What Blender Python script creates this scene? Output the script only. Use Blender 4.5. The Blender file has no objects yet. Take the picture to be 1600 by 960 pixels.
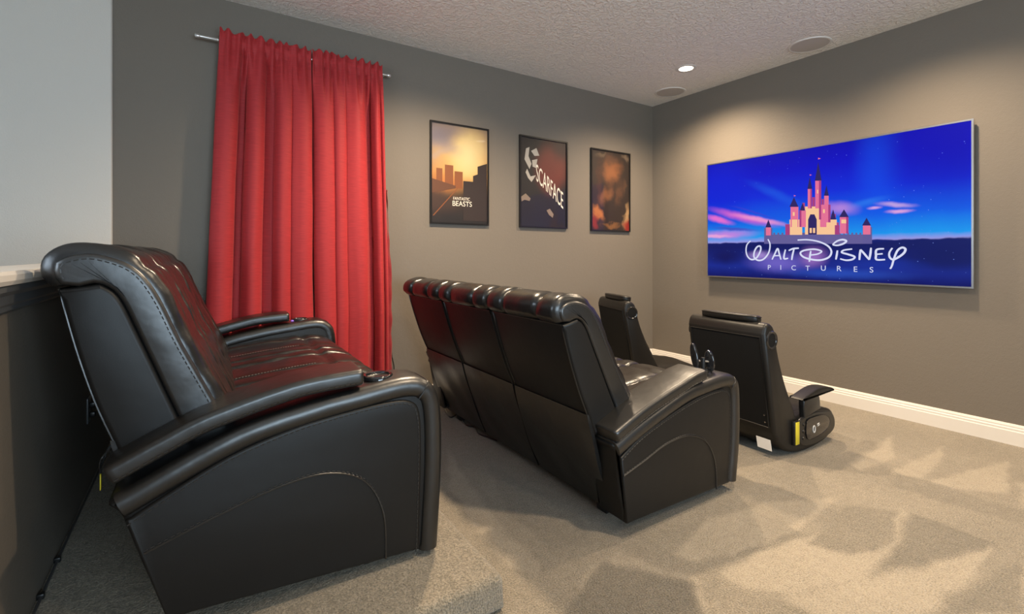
import bpy, bmesh, math, random
from mathutils import Vector, Matrix, noise
random.seed(4)
PI = math.pi
SC = bpy.context.scene
COL = SC.collection

# ------------------------------------------------------------------ camera
F_PX, CAM_H, HORIZON, YAW = 746.0, 1.25, 396.0, math.radians(56.7)
cam = bpy.data.cameras.new('camera')
cam.sensor_width = 36.0
cam.lens = 36.0 * F_PX / 1600.0
cam.shift_y = -(480.0 - HORIZON) / 1600.0
cam.clip_start = 0.02
camo = bpy.data.objects.new('camera', cam)
camo.location = (0, 0, CAM_H)
camo.rotation_euler = (PI / 2, 0, YAW - PI / 2)
COL.objects.link(camo)
SC.camera = camo

# ------------------------------------------------------------------ world, exposure
SC.view_settings.view_transform = 'Standard'
SC.view_settings.look = 'None'
SC.view_settings.exposure = 0.0
SC.view_settings.gamma = 1.0
SC.view_settings.use_curve_mapping = False
wd = bpy.data.worlds.new('daylight'); SC.world = wd
wd.use_nodes = True
wd.node_tree.nodes['Background'].inputs[0].default_value = (0.62, 0.78, 1.0, 1)
wd.node_tree.nodes['Background'].inputs[1].default_value = 1.2

def area_light(name, loc, rot, sx, sy, power, color):
    l = bpy.data.lights.new(name, 'AREA'); l.shape = 'RECTANGLE'
    l.size, l.size_y, l.energy, l.color = sx, sy, power, color
    o = bpy.data.objects.new(name, l); o.location = loc; o.rotation_euler = rot
    COL.objects.link(o); return o
# daylight by the stairwell window; the back window is unseen, added for its light
area_light('window_daylight_stairs', (-2.95, 0.4, 1.75), (0, -PI / 2, 0), 1.7, 2.6, 115, (0.72, 0.86, 1.0))
area_light('window_daylight_back', (0.9, -3.35, 1.55), (PI / 2 + 0.45, 0, 0), 2.8, 1.7, 210, (0.66, 0.85, 1.0))  # added daylight from behind, aimed upward to brighten the ceiling
DOWNLIGHTS = [(3.784, 2.817, 27, 'near the wall corner'), (1.60, 2.70, 32, 'over the front sofa'), (3.62, 1.15, 20, 'over the rocker chairs'), (1.60, 0.55, 18, 'over the open carpet beside the front sofa'), (3.7, -1.1, 14, 'beside the wall beyond the television'), (1.6, -1.4, 10, 'by the window wall')]
WARM = (1.0, 0.78, 0.54)

# ------------------------------------------------------------------ photo pixel -> direction helpers
VX, VY = math.cos(YAW), math.sin(YAW)
RX, RY = math.sin(YAW), -math.cos(YAW)
def ray(px):
    u = (px - 800.0) / F_PX
    return VX + RX * u, VY + RY * u
def on_x(px, py, X):
    dx, dy = ray(px); t = X / dx
    return t * dy, CAM_H - (py - HORIZON) / F_PX * t
def on_y(px, py, Y):
    dx, dy = ray(px); t = Y / dy
    return t * dx, CAM_H - (py - HORIZON) / F_PX * t
def on_z(px, py, z):
    t = (CAM_H - z) * F_PX / (py - HORIZON); dx, dy = ray(px)
    return t * dx, t * dy

# ------------------------------------------------------------------ materials
def lin(c):
    f = lambda v: v / 12.92 if v <= 0.04045 else ((v + 0.055) / 1.055) ** 2.4
    return tuple(f(v / 255.0) for v in c) + (1.0,)
MATS = {}
def new_mat(name):
    m = bpy.data.materials.new(name); m.use_nodes = True
    nt = m.node_tree; b = nt.nodes['Principled BSDF']
    MATS[name] = m
    return m, nt, b
def simple(name, col, rough=0.5, metal=0.0, emit=None, bump=None, spec=0.5, vary=None, coat=0.0, sheen=0.0):
    m, nt, b = new_mat(name)
    c = tuple(col) + (1,) if len(col) == 3 else col
    b.inputs['Base Color'].default_value = c
    b.inputs['Roughness'].default_value = rough
    b.inputs['Metallic'].default_value = metal
    b.inputs['Specular IOR Level'].default_value = spec
    b.inputs['Coat Weight'].default_value = coat
    b.inputs['Sheen Weight'].default_value = sheen
    if emit:
        b.inputs['Emission Color'].default_value = tuple(emit[0])[:3] + (1,)
        b.inputs['Emission Strength'].default_value = emit[1]
    tc = nt.nodes.new('ShaderNodeTexCoord')
    if vary:                        # (scale, amount): slow colour drift
        n = nt.nodes.new('ShaderNodeTexNoise'); n.inputs['Scale'].default_value = vary[0]; n.inputs['Detail'].default_value = 4
        nt.links.new(tc.outputs['Object'], n.inputs['Vector'])
        mx = nt.nodes.new('ShaderNodeMix'); mx.data_type = 'RGBA'
        mx.inputs['A'].default_value = tuple(v * (1 - vary[1]) for v in c[:3]) + (1,)
        mx.inputs['B'].default_value = tuple(min(1, v * (1 + vary[1])) for v in c[:3]) + (1,)
        nt.links.new(n.outputs['Fac'], mx.inputs['Factor'])
        nt.links.new(mx.outputs['Result'], b.inputs['Base Color'])
    if bump:                        # list of (scale, strength, distance, detail)
        prev = None
        for sc, st, di, de in bump:
            n = nt.nodes.new('ShaderNodeTexNoise'); n.inputs['Scale'].default_value = sc; n.inputs['Detail'].default_value = de
            nt.links.new(tc.outputs['Object'], n.inputs['Vector'])
            bp = nt.nodes.new('ShaderNodeBump'); bp.inputs['Strength'].default_value = st; bp.inputs['Distance'].default_value = di
            nt.links.new(n.outputs['Fac'], bp.inputs['Height'])
            if prev: nt.links.new(prev.outputs['Normal'], bp.inputs['Normal'])
            prev = bp
        nt.links.new(prev.outputs['Normal'], b.inputs['Normal'])
    return m

WALL = simple('taupe_paint', (0.172, 0.147, 0.118), 0.62, bump=[(170, 0.35, 0.003, 3), (45, 0.2, 0.004, 2)], vary=(1.5, 0.03), spec=0.35)
WHITEWALL = simple('pale_paint', (0.66, 0.62, 0.56), 0.6, bump=[(170, 0.3, 0.003, 3)], spec=0.3)
def ceiling_mat():
    m, nt, b = new_mat('knockdown_ceiling')
    b.inputs['Base Color'].default_value = (0.84, 0.79, 0.72, 1); b.inputs['Roughness'].default_value = 0.75
    b.inputs['Specular IOR Level'].default_value = 0.2
    tc = nt.nodes.new('ShaderNodeTexCoord')
    n = nt.nodes.new('ShaderNodeTexNoise'); n.inputs['Scale'].default_value = 30; n.inputs['Detail'].default_value = 3; n.inputs['Distortion'].default_value = 1.2
    r = nt.nodes.new('ShaderNodeMapRange'); r.inputs['From Min'].default_value = 0.42; r.inputs['From Max'].default_value = 0.62; r.interpolation_type = 'SMOOTHSTEP'
    bp = nt.nodes.new('ShaderNodeBump'); bp.inputs['Strength'].default_value = 0.7; bp.inputs['Distance'].default_value = 0.008
    nt.links.new(tc.outputs['Object'], n.inputs['Vector']); nt.links.new(n.outputs['Fac'], r.inputs['Value'])
    nt.links.new(r.outputs['Result'], bp.inputs['Height']); nt.links.new(bp.outputs['Normal'], b.inputs['Normal'])
    return m
CEIL = ceiling_mat()
def carpet_mat():
    m, nt, b = new_mat('plush_carpet')
    tc = nt.nodes.new('ShaderNodeTexCoord'); at = nt.nodes.new('ShaderNodeAttribute'); at.attribute_name = 'nap'
    def ns(s, d):
        n = nt.nodes.new('ShaderNodeTexNoise'); n.inputs['Scale'].default_value = s; n.inputs['Detail'].default_value = d
        nt.links.new(tc.outputs['Object'], n.inputs['Vector']); return n
    fine, mid, big = ns(165, 4), ns(28, 4), ns(4.0, 5)
    def madd(x, mul, add):
        q = nt.nodes.new('ShaderNodeMath'); q.operation = 'MULTIPLY_ADD'
        nt.links.new(x, q.inputs[0]); q.inputs[1].default_value = mul
        if isinstance(add, float): q.inputs[2].default_value = add
        else: nt.links.new(add, q.inputs[2])
        return q.outputs[0]
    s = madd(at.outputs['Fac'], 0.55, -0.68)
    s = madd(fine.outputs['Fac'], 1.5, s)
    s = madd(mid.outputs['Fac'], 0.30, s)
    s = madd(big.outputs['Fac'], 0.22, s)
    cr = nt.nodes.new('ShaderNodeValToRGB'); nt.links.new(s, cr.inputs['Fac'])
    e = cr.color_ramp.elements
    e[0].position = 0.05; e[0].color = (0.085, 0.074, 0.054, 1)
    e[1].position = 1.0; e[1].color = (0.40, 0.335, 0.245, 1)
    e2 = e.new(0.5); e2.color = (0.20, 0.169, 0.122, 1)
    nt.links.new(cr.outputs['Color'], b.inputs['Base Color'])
    b.inputs['Roughness'].default_value = 0.95; b.inputs['Specular IOR Level'].default_value = 0.1
    b.inputs['Sheen Weight'].default_value = 0.25
    bp = nt.nodes.new('ShaderNodeBump'); bp.inputs['Strength'].default_value = 0.9; bp.inputs['Distance'].default_value = 0.012
    bp2 = nt.nodes.new('ShaderNodeBump'); bp2.inputs['Strength'].default_value = 0.5; bp2.inputs['Distance'].default_value = 0.02
    nt.links.new(fine.outputs['Fac'], bp.inputs['Height']); nt.links.new(mid.outputs['Fac'], bp2.inputs['Height'])
    nt.links.new(bp2.outputs['Normal'], bp.inputs['Normal']); nt.links.new(bp.outputs['Normal'], b.inputs['Normal'])
    return m
CARPET = carpet_mat()
LEATHER = simple('black_leather', (0.008, 0.0075, 0.007), 0.36, bump=[(420, 0.10, 0.001, 2), (9, 0.16, 0.02, 3)], spec=0.85, vary=(3, 0.2))
LEATHER_WRINKLED = simple('black_leather_wrinkled', (0.009, 0.008, 0.0075), 0.31, bump=[(420, 0.10, 0.001, 2), (12, 0.22, 0.018, 3)], spec=0.6, vary=(3, 0.2))
LEATHER_MATT = simple('black_leather_matt', (0.008, 0.0075, 0.007), 0.45, bump=[(420, 0.10, 0.001, 2), (7, 0.10, 0.02, 2)], spec=0.3)
THREAD = simple('black_thread', (0.028, 0.027, 0.026), 0.5)
PALETHREAD = simple('grey_thread', (0.16, 0.15, 0.14), 0.6)
BLACKPL = simple('black_plastic', (0.010, 0.010, 0.010), 0.35)
GLOSSBLK = simple('gloss_black_plastic', (0.012, 0.012, 0.013), 0.12, coat=0.5)
MESHCL = simple('black_cloth', (0.006, 0.006, 0.006), 0.8, bump=[(500, 0.2, 0.001, 1)], spec=0.2)
VINYL = simple('black_vinyl', (0.010, 0.009, 0.008), 0.42, bump=[(300, 0.12, 0.001, 2), (10, 0.12, 0.015, 2)], spec=0.35)
SILVER = simple('brushed_silver', (0.55, 0.56, 0.58), 0.28, metal=1.0)
CHROME = simple('chrome', (0.75, 0.75, 0.75), 0.12, metal=1.0)
RODM = simple('satin_nickel_rod', (0.72, 0.70, 0.67), 0.3, metal=0.85)
WHITEPT = simple('white_trim_paint', (0.74, 0.69, 0.62), 0.4, spec=0.4)
GREYTRIM = simple('slate_trim_paint', (0.10, 0.105, 0.11), 0.35)
WHITEPL = simple('white_plastic', (0.75, 0.74, 0.70), 0.35)
GRILLE = simple('speaker_grille', (0.50, 0.455, 0.41), 0.7, bump=[(600, 0.4, 0.001, 0)])
YELLOW = simple('yellow_label', (0.68, 0.55, 0.03), 0.5)
PAPER = simple('white_paper', (0.68, 0.66, 0.63), 0.7)
LOGOGREY = simple('logo_grey', (0.55, 0.54, 0.52), 0.4)
SPARK = simple('cup_glitter', (0.55, 0.5, 0.45), 0.2, metal=0.9, bump=[(260, 1.0, 0.01, 2)])
PURPLE = simple('purple_led', (0.25, 0.12, 0.5), 0.3, emit=((0.30, 0.14, 0.6), 0.5))
LAMP = simple('lamp_lens', (1, 1, 1), 0.4, emit=((1.0, 0.86, 0.66), 9.0))
BAFFLE = simple('lamp_trim', (0.72, 0.68, 0.62), 0.4)
def curtain_mat(name, col, rough, sheen):
    m, nt, b = new_mat(name)
    tc = nt.nodes.new('ShaderNodeTexCoord')
    mp = nt.nodes.new('ShaderNodeMapping'); mp.inputs['Scale'].default_value = (14, 14, 230)
    n = nt.nodes.new('ShaderNodeTexNoise'); n.inputs['Scale'].default_value = 1.0; n.inputs['Detail'].default_value = 4
    nt.links.new(tc.outputs['Object'], mp.inputs['Vector']); nt.links.new(mp.outputs['Vector'], n.inputs['Vector'])
    mx = nt.nodes.new('ShaderNodeMix'); mx.data_type = 'RGBA'
    mx.inputs['A'].default_value = tuple(v * 0.62 for v in col) + (1,)
    mx.inputs['B'].default_value = tuple(min(1, v * 1.4) for v in col) + (1,)
    nt.links.new(n.outputs['Fac'], mx.inputs['Factor']); nt.links.new(mx.outputs['Result'], b.inputs['Base Color'])
    b.inputs['Roughness'].default_value = rough; b.inputs['Sheen Weight'].default_value = sheen
    b.inputs['Sheen Tint'].default_value = (1, 0.4, 0.35, 1); b.inputs['Specular IOR Level'].default_value = 0.3
    bp = nt.nodes.new('ShaderNodeBump'); bp.inputs['Strength'].default_value = 0.25; bp.inputs['Distance'].default_value = 0.003
    nt.links.new(n.outputs['Fac'], bp.inputs['Height']); nt.links.new(bp.outputs['Normal'], b.inputs['Normal'])
    return m
RED = curtain_mat('red_slub_fabric', (0.38, 0.024, 0.027), 0.62, 0.2)
SATIN = curtain_mat('dark_red_satin', (0.24, 0.010, 0.022), 0.33, 0.1)
def glass_mat():
    m, nt, b = new_mat('window_glass')
    nt.nodes.remove(b); out = nt.nodes['Material Output']
    t = nt.nodes.new('ShaderNodeBsdfTransparent'); g = nt.nodes.new('ShaderNodeBsdfGlossy'); g.inputs['Roughness'].default_value = 0.02
    f = nt.nodes.new('ShaderNodeFresnel'); f.inputs['IOR'].default_value = 1.45
    mx = nt.nodes.new('ShaderNodeMixShader')
    nt.links.new(f.outputs[0], mx.inputs[0]); nt.links.new(t.outputs[0], mx.inputs[1]); nt.links.new(g.outputs[0], mx.inputs[2])
    nt.links.new(mx.outputs[0], out.inputs[0]); return m
GLASS = glass_mat()

def picture(name, base, blobs, emit=False, noise_amt=0.0, grad=None, gain=1.0):
    """Flat print or screen picture: soft ellipses over a vertical ramp. Object coords x=across, z=up (metres)."""
    m, nt, b = new_mat(name)
    tc = nt.nodes.new('ShaderNodeTexCoord')
    vec = tc.outputs['UV']
    if noise_amt:
        n = nt.nodes.new('ShaderNodeTexNoise'); n.inputs['Scale'].default_value = 9; n.inputs['Detail'].default_value = 5
        nt.links.new(vec, n.inputs['Vector'])
        s = nt.nodes.new('ShaderNodeVectorMath'); s.operation = 'MULTIPLY_ADD'
        nt.links.new(n.outputs['Color'], s.inputs[0]); s.inputs[1].default_value = (noise_amt,) * 3
        ad = nt.nodes.new('ShaderNodeVectorMath'); ad.operation = 'ADD'; ad.inputs[1].default_value = (-noise_amt / 2,) * 3
        nt.links.new(vec, ad.inputs[0]); nt.links.new(ad.outputs[0], s.inputs[2]); vec = s.outputs[0]
    if grad:
        sp = nt.nodes.new('ShaderNodeSeparateXYZ'); nt.links.new(vec, sp.inputs[0])
        mr = nt.nodes.new('ShaderNodeMapRange'); mr.inputs['From Max'].default_value = grad[0]; nt.links.new(sp.outputs['Y'], mr.inputs['Value'])
        cr = nt.nodes.new('ShaderNodeValToRGB'); nt.links.new(mr.outputs['Result'], cr.inputs['Fac'])
        els = cr.color_ramp.elements
        while len(els) < len(grad[1]): els.new(0.5)
        for el, (p, c) in zip(els, grad[1]): el.position = p
        for el, (p, c) in zip(els, grad[1]): el.color = lin(c)
        cur = cr.outputs['Color']
    else:
        rgb = nt.nodes.new('ShaderNodeRGB'); rgb.outputs[0].default_value = lin(base); cur = rgb.outputs[0]
    for (cx, cy, rx, ry, ang, col, soft, alpha) in blobs:
        mp = nt.nodes.new('ShaderNodeMapping'); mp.vector_type = 'TEXTURE'
        mp.inputs['Location'].default_value = (cx, cy, 0); mp.inputs['Rotation'].default_value = (0, 0, math.radians(ang)); mp.inputs['Scale'].default_value = (rx, ry, 1)
        nt.links.new(vec, mp.inputs['Vector'])
        ln = nt.nodes.new('ShaderNodeVectorMath'); ln.operation = 'LENGTH'; nt.links.new(mp.outputs[0], ln.inputs[0])
        mr = nt.nodes.new('ShaderNodeMapRange'); mr.interpolation_type = 'SMOOTHSTEP'
        mr.inputs['From Min'].default_value = 1 - soft; mr.inputs['From Max'].default_value = 1 + soft * 0.3
        mr.inputs['To Min'].default_value = alpha; mr.inputs['To Max'].default_value = 0
        nt.links.new(ln.outputs['Value'], mr.inputs['Value'])
        mx = nt.nodes.new('ShaderNodeMix'); mx.data_type = 'RGBA'; mx.inputs['B'].default_value = lin(col)
        nt.links.new(mr.outputs['Result'], mx.inputs['Factor']); nt.links.new(cur, mx.inputs['A']); cur = mx.outputs['Result']
    if emit:
        b.inputs['Base Color'].default_value = (0.002, 0.002, 0.003, 1); b.inputs['Roughness'].default_value = 0.3; b.inputs['Specular IOR Level'].default_value = 0.12
        nt.links.new(cur, b.inputs['Emission Color']); b.inputs['Emission Strength'].default_value = emit
    else:
        g = nt.nodes.new('ShaderNodeMix'); g.data_type = 'RGBA'; g.blend_type = 'MULTIPLY'; g.inputs['Factor'].default_value = 1.0
        g.inputs['B'].default_value = (gain, gain, gain, 1); nt.links.new(cur, g.inputs['A']); cur = g.outputs['Result']
        nt.links.new(cur, b.inputs['Base Color']); b.inputs['Roughness'].default_value = 0.5
        b.inputs['Coat Weight'].default_value = 0.5; b.inputs['Coat Roughness'].default_value = 0.04
    return m
def glow(name, c, s=1.0):
    return simple(name, (0.002, 0.002, 0.002), 0.3, emit=(lin(c), s), spec=0.12)

# ------------------------------------------------------------------ geometry helpers
def tag(o, label=None, cat=None, group=None, kind=None):
    if label: o['label'] = label
    if cat: o['category'] = cat
    if group: o['group'] = group
    if kind: o['kind'] = kind
    return o
def empty(name, loc, rz=0.0):
    o = bpy.data.objects.new(name, None); o.location = loc; o.rotation_euler = (0, 0, rz)
    o.empty_display_size = 0.1; COL.objects.link(o); return o
def build(name, verts, faces, mat, parent=None, smooth=True, angle=40, recalc=True, loc=None):
    me = bpy.data.meshes.new(name)
    me.from_pydata([tuple(v) for v in verts], [], faces)
    if recalc:
        bm = bmesh.new(); bm.from_mesh(me)
        bmesh.ops.recalc_face_normals(bm, faces=bm.faces); bm.to_mesh(me); bm.free()
    if smooth:
        me.polygons.foreach_set('use_smooth', [True] * len(me.polygons))
        me.set_sharp_from_angle(angle=math.radians(angle))
    me.materials.append(mat)
    o = bpy.data.objects.new(name, me); COL.objects.link(o)
    if parent: o.parent = parent
    if loc: o.location = loc
    return o
def merge(parts):
    V, Fc = [], []
    for v, f in parts:
        k = len(V); V += list(v); Fc += [tuple(i + k for i in q) for q in f]
    return V, Fc
def box_vf(x0, x1, y0, y1, z0, z1):
    v = [(x, y, z) for x in (x0, x1) for y in (y0, y1) for z in (z0, z1)]
    return v, [(0, 1, 3, 2), (4, 6, 7, 5), (0, 4, 5, 1), (2, 3, 7, 6), (0, 2, 6, 4), (1, 5, 7, 3)]
def rbox(name, x0, x1, y0, y1, z0, z1, r, mat, parent=None, seg=3):
    bm = bmesh.new(); v, f = box_vf(x0, x1, y0, y1, z0, z1)
    bv = [bm.verts.new(p) for p in v]
    for q in f: bm.faces.new([bv[i] for i in q])
    bmesh.ops.recalc_face_normals(bm, faces=bm.faces)
    if r > 0: bmesh.ops.bevel(bm, geom=bm.edges[:] , offset=r, segments=seg, profile=0.5, affect='EDGES')
    me = bpy.data.meshes.new(name); bm.to_mesh(me); bm.free()
    me.polygons.foreach_set('use_smooth', [True] * len(me.polygons)); me.set_sharp_from_angle(angle=math.radians(50))
    me.materials.append(mat); o = bpy.data.objects.new(name, me); COL.objects.link(o)
    if parent: o.parent = parent
    return o
def catmull(p, n=6, closed=False):
    out = []; N = len(p)
    rng = range(N) if closed else range(N - 1)
    for i in rng:
        a = p[(i - 1) % N] if closed or i > 0 else p[0]
        b, c = p[i], p[(i + 1) % N]
        d = p[(i + 2) % N] if closed or i + 2 < N else p[-1]
        for k in range(n):
            t = k / n
            out.append(tuple(0.5 * (2 * b[j] + (c[j] - a[j]) * t + (2 * a[j] - 5 * b[j] + 4 * c[j] - d[j]) * t * t + (3 * b[j] - a[j] - 3 * c[j] + d[j]) * t ** 3) for j in range(len(b))))
    if not closed: out.append(tuple(p[-1]))
    return out
def normals2(p, closed=False):
    """left-hand normals of a 2D path"""
    out = []; N = len(p)
    for i in range(N):
        a = p[i - 1] if (i > 0 or closed) else p[i]
        b = p[(i + 1) % N] if (i < N - 1 or closed) else p[i]
        dx, dz = b[0] - a[0], b[1] - a[1]; l = math.hypot(dx, dz) or 1
        out.append((-dz / l, dx / l))
    return out
def rext_vf(poly, y0, y1, r, seg=4):
    """polygon in (x,z) run along y, with rounded rims"""
    A = sum(poly[i - 1][0] * poly[i][1] - poly[i][0] * poly[i - 1][1] for i in range(len(poly)))
    if A < 0: poly = poly[::-1]
    nn = normals2(poly, True); N = len(poly)       # CCW: left normal points inward
    rings = []
    for k in range(seg + 1):
        a = k / seg * PI / 2; rings.append((r * (1 - math.sin(a)), y0 + r * (1 - math.cos(a))))
    rings += [(i, y1 - (y - y0)) for i, y in reversed(rings)]
    V, Fc = [], []
    for ins, y in rings:
        V += [(p[0] + n[0] * ins, y, p[1] + n[1] * ins) for p, n in zip(poly, nn)]
    R = len(rings)
    for j in range(R - 1):
        for i in range(N):
            i2 = (i + 1) % N
            Fc.append((j * N + i, j * N + i2, (j + 1) * N + i2, (j + 1) * N + i))
    Fc.append(tuple(range(N - 1, -1, -1))); Fc.append(tuple((R - 1) * N + i for i in range(N)))
    return V, Fc
def resample(p, n):
    L = [0]
    for i in range(1, len(p)): L.append(L[-1] + math.dist(p[i], p[i - 1]))
    out = []
    for k in range(n):
        d = L[-1] * k / (n - 1); i = 1
        while i < len(p) - 1 and L[i] < d: i += 1
        t = (d - L[i - 1]) / max(1e-9, L[i] - L[i - 1]); out.append(tuple(a + (b - a) * t for a, b in zip(p[i - 1], p[i])))
    return out
def band_vf(outer, inner, y0, y1, r, n=40, seg=4):
    """solid between two (x,z) lines that run side by side, rounded rims, caps as quad strips"""
    o, q = resample(outer, n), resample(inner, n)
    V, Fc = rext_vf(o + q[::-1], y0, y1, r, seg)
    Fc = Fc[:-2]; N = 2 * n; R = len(V) // N
    for base in (0, (R - 1) * N):
        for i in range(n - 1): Fc.append((base + i, base + i + 1, base + N - 2 - i, base + N - 1 - i))
    return V, Fc
def mir(vf, W):
    """mirror across the sofa's middle"""
    return [(x, W - y, z) for x, y, z in vf[0]], vf[1]
def rrect(n0, n1, y0, y1, r, seg=4):
    out = []
    for cx, cy, a0 in ((n1 - r, y1 - r, 0), (n0 + r, y1 - r, 90), (n0 + r, y0 + r, 180), (n1 - r, y0 + r, 270)):
        for k in range(seg + 1):
            a = math.radians(a0 + 90 * k / seg); out.append((cx + r * math.cos(a), cy + r * math.sin(a)))
    return out
def sweep_vf(path, sec, endround=0.012):
    """section (n,y) swept along an (x,z) path; n is measured along the left normal"""
    nn = normals2(path); V, Fc = [], []; S = len(sec)
    cn = sum(s[0] for s in sec) / S; cy = sum(s[1] for s in sec) / S
    rows = []
    t0 = (path[1][0] - path[0][0], path[1][1] - path[0][1]); l0 = math.hypot(*t0)
    t1 = (path[-1][0] - path[-2][0], path[-1][1] - path[-2][1]); l1 = math.hypot(*t1)
    for k in range(3, 0, -1):
        a = k / 3 * PI / 2 * 0.9; o = endround * math.sin(a); s = 1 - 0.22 * (1 - math.cos(a))
        rows.append(((path[0][0] - t0[0] / l0 * o, path[0][1] - t0[1] / l0 * o), nn[0], s))
    rows += [(p, n, 1.0) for p, n in zip(path, nn)]
    for k in range(1, 4):
        a = k / 3 * PI / 2 * 0.9; o = endround * math.sin(a); s = 1 - 0.22 * (1 - math.cos(a))
        rows.append(((path[-1][0] + t1[0] / l1 * o, path[-1][1] + t1[1] / l1 * o), nn[-1], s))
    for p, n, s in rows:
        for sn, sy in sec:
            q = cn + (sn - cn) * s; y = cy + (sy - cy) * s
            V.append((p[0] + n[0] * q, y, p[1] + n[1] * q))
    R = len(rows)
    for j in range(R - 1):
        for i in range(S):
            i2 = (i + 1) % S; Fc.append((j * S + i, j * S + i2, (j + 1) * S + i2, (j + 1) * S + i))
    Fc.append(tuple(range(S - 1, -1, -1))); Fc.append(tuple((R - 1) * S + i for i in range(S)))
    return V, Fc
def puff_vf(path, y0, y1, bulge, nv=14, wr=0.004, creases=(), seed=0, p=4.0, depth=0.02, head=0.0):
    """padded channel over an (x,z) path; closed underneath"""
    nn = normals2(path); n = len(path); V, Fc = [], []
    L = [0]
    for i in range(1, n): L.append(L[-1] + math.dist(path[i], path[i - 1]))
    for i in range(n):
        s = L[i] / L[-1]
        e = min(1, min(s, 1 - s) / 0.04) ** 0.5 * (1 + head * max(0, 1 - s / 0.26))
        for c, w, dpt in creases: e *= 1 - dpt * math.exp(-((s - c) / w) ** 2)
        for j in range(nv + 1):
            v = j / nv
            b = bulge * e * max(0, 1 - abs(2 * v - 1) ** p) ** 0.5
            q = noise.noise((s * 14 + seed * 7.1, v * 3.0, seed)) * wr * (0.35 + abs(2 * v - 1) * 1.3)
            b += q * e
            V.append((path[i][0] + nn[i][0] * b, y0 + (y1 - y0) * v, path[i][1] + nn[i][1] * b))
    m = nv + 1
    for i in range(n - 1):
        for j in range(nv): Fc.append((i * m + j, i * m + j + 1, (i + 1) * m + j + 1, (i + 1) * m + j))
    k = len(V)
    for i in range(n):
        for y in (y0, y1): V.append((path[i][0] - nn[i][0] * depth, y, path[i][1] - nn[i][1] * depth))
    for i in range(n - 1):
        Fc.append((i * m, (i + 1) * m, k + 2 * i + 2, k + 2 * i)); Fc.append((i * m + nv, k + 2 * i + 1, k + 2 * i + 3, (i + 1) * m + nv))
        Fc.append((k + 2 * i, k + 2 * i + 2, k + 2 * i + 3, k + 2 * i + 1))
    return V, Fc
def tube_vf(path, r, seg=8):
    V, Fc = [], []; n = len(path); P = [Vector(p) for p in path]
    up = Vector((0.13, 0.31, 0.94)).normalized()
    for i in range(n):
        t = (P[min(i + 1, n - 1)] - P[max(i - 1, 0)]).normalized()
        a = t.cross(up)
        if a.length < 1e-3: a = t.cross(Vector((1, 0, 0)))
        a.normalize(); b = t.cross(a)
        rr = r[i] if isinstance(r, (list, tuple)) else r
        for k in range(seg):
            w = 2 * PI * k / seg; V.append(P[i] + a * math.cos(w) * rr + b * math.sin(w) * rr)
    for i in range(n - 1):
        for k in range(seg):
            k2 = (k + 1) % seg; Fc.append((i * seg + k, i * seg + k2, (i + 1) * seg + k2, (i + 1) * seg + k))
    Fc.append(tuple(range(seg - 1, -1, -1))); Fc.append(tuple((n - 1) * seg + k for k in range(seg)))
    return V, Fc
def dashes_vf(path, dash=0.009, gap=0.006, r=0.0014):
    """a row of sewing stitches along a 3D path"""
    P = [Vector(p) for p in path]; out = []; L = [0]
    for i in range(1, len(P)): L.append(L[-1] + (P[i] - P[i - 1]).length)
    def at(s):
        for i in range(1, len(P)):
            if L[i] >= s:
                return P[i - 1].lerp(P[i], (s - L[i - 1]) / max(1e-9, L[i] - L[i - 1]))
        return P[-1]
    s = 0
    while s + dash < L[-1]:
        out.append(tube_vf([at(s), at(s + dash)], r, 4)); s += dash + gap
    return merge(out)
def lathe_vf(prof, seg=32, axis='z', c=(0, 0, 0)):
    V, Fc = [], []; n = len(prof)
    for k in range(seg):
        w = 2 * PI * k / seg
        for r, h in prof:
            a, b = r * math.cos(w), r * math.sin(w)
            V.append({'z': (c[0] + a, c[1] + b, c[2] + h), 'y': (c[0] + a, c[1] + h, c[2] + b), 'x': (c[0] + h, c[1] + a, c[2] + b)}[axis])
    for k in range(seg):
        k2 = (k + 1) % seg
        for i in range(n - 1): Fc.append((k * n + i, k2 * n + i, k2 * n + i + 1, k * n + i + 1))
    return V, Fc
def text_vf(s):
    """glyph outlines of the built-in font, normalised to cap height 1, centred"""
    cu = bpy.data.curves.new('lettering', 'FONT'); cu.body = s; cu.align_x = 'CENTER'
    o = bpy.data.objects.new('lettering', cu); COL.objects.link(o)
    me = bpy.data.meshes.new_from_object(o.evaluated_get(bpy.context.evaluated_depsgraph_get()))
    V = [tuple(v.co) for v in me.vertices]; Fc = [tuple(p.vertices) for p in me.polygons]
    bpy.data.objects.remove(o); bpy.data.curves.remove(cu); bpy.data.meshes.remove(me)
    h = max(v[1] for v in V) or 1
    return [(x / h, y / h) for x, y, z in V], Fc

# ------------------------------------------------------------------ the room
XR, YL, ZC, XK, ZP = 4.445, 3.77, 2.967, -0.437, 0.13      # TV wall, curtain wall, ceiling, half wall, platform
XS, YB = -2.7, -3.1                                        # stairwell outer wall, wall behind the photographer
def struct(name, vf, mat, label=None, smooth=False):
    o = build(name, vf[0], vf[1], mat, smooth=smooth); tag(o, label, None, None, 'structure'); return o

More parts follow.
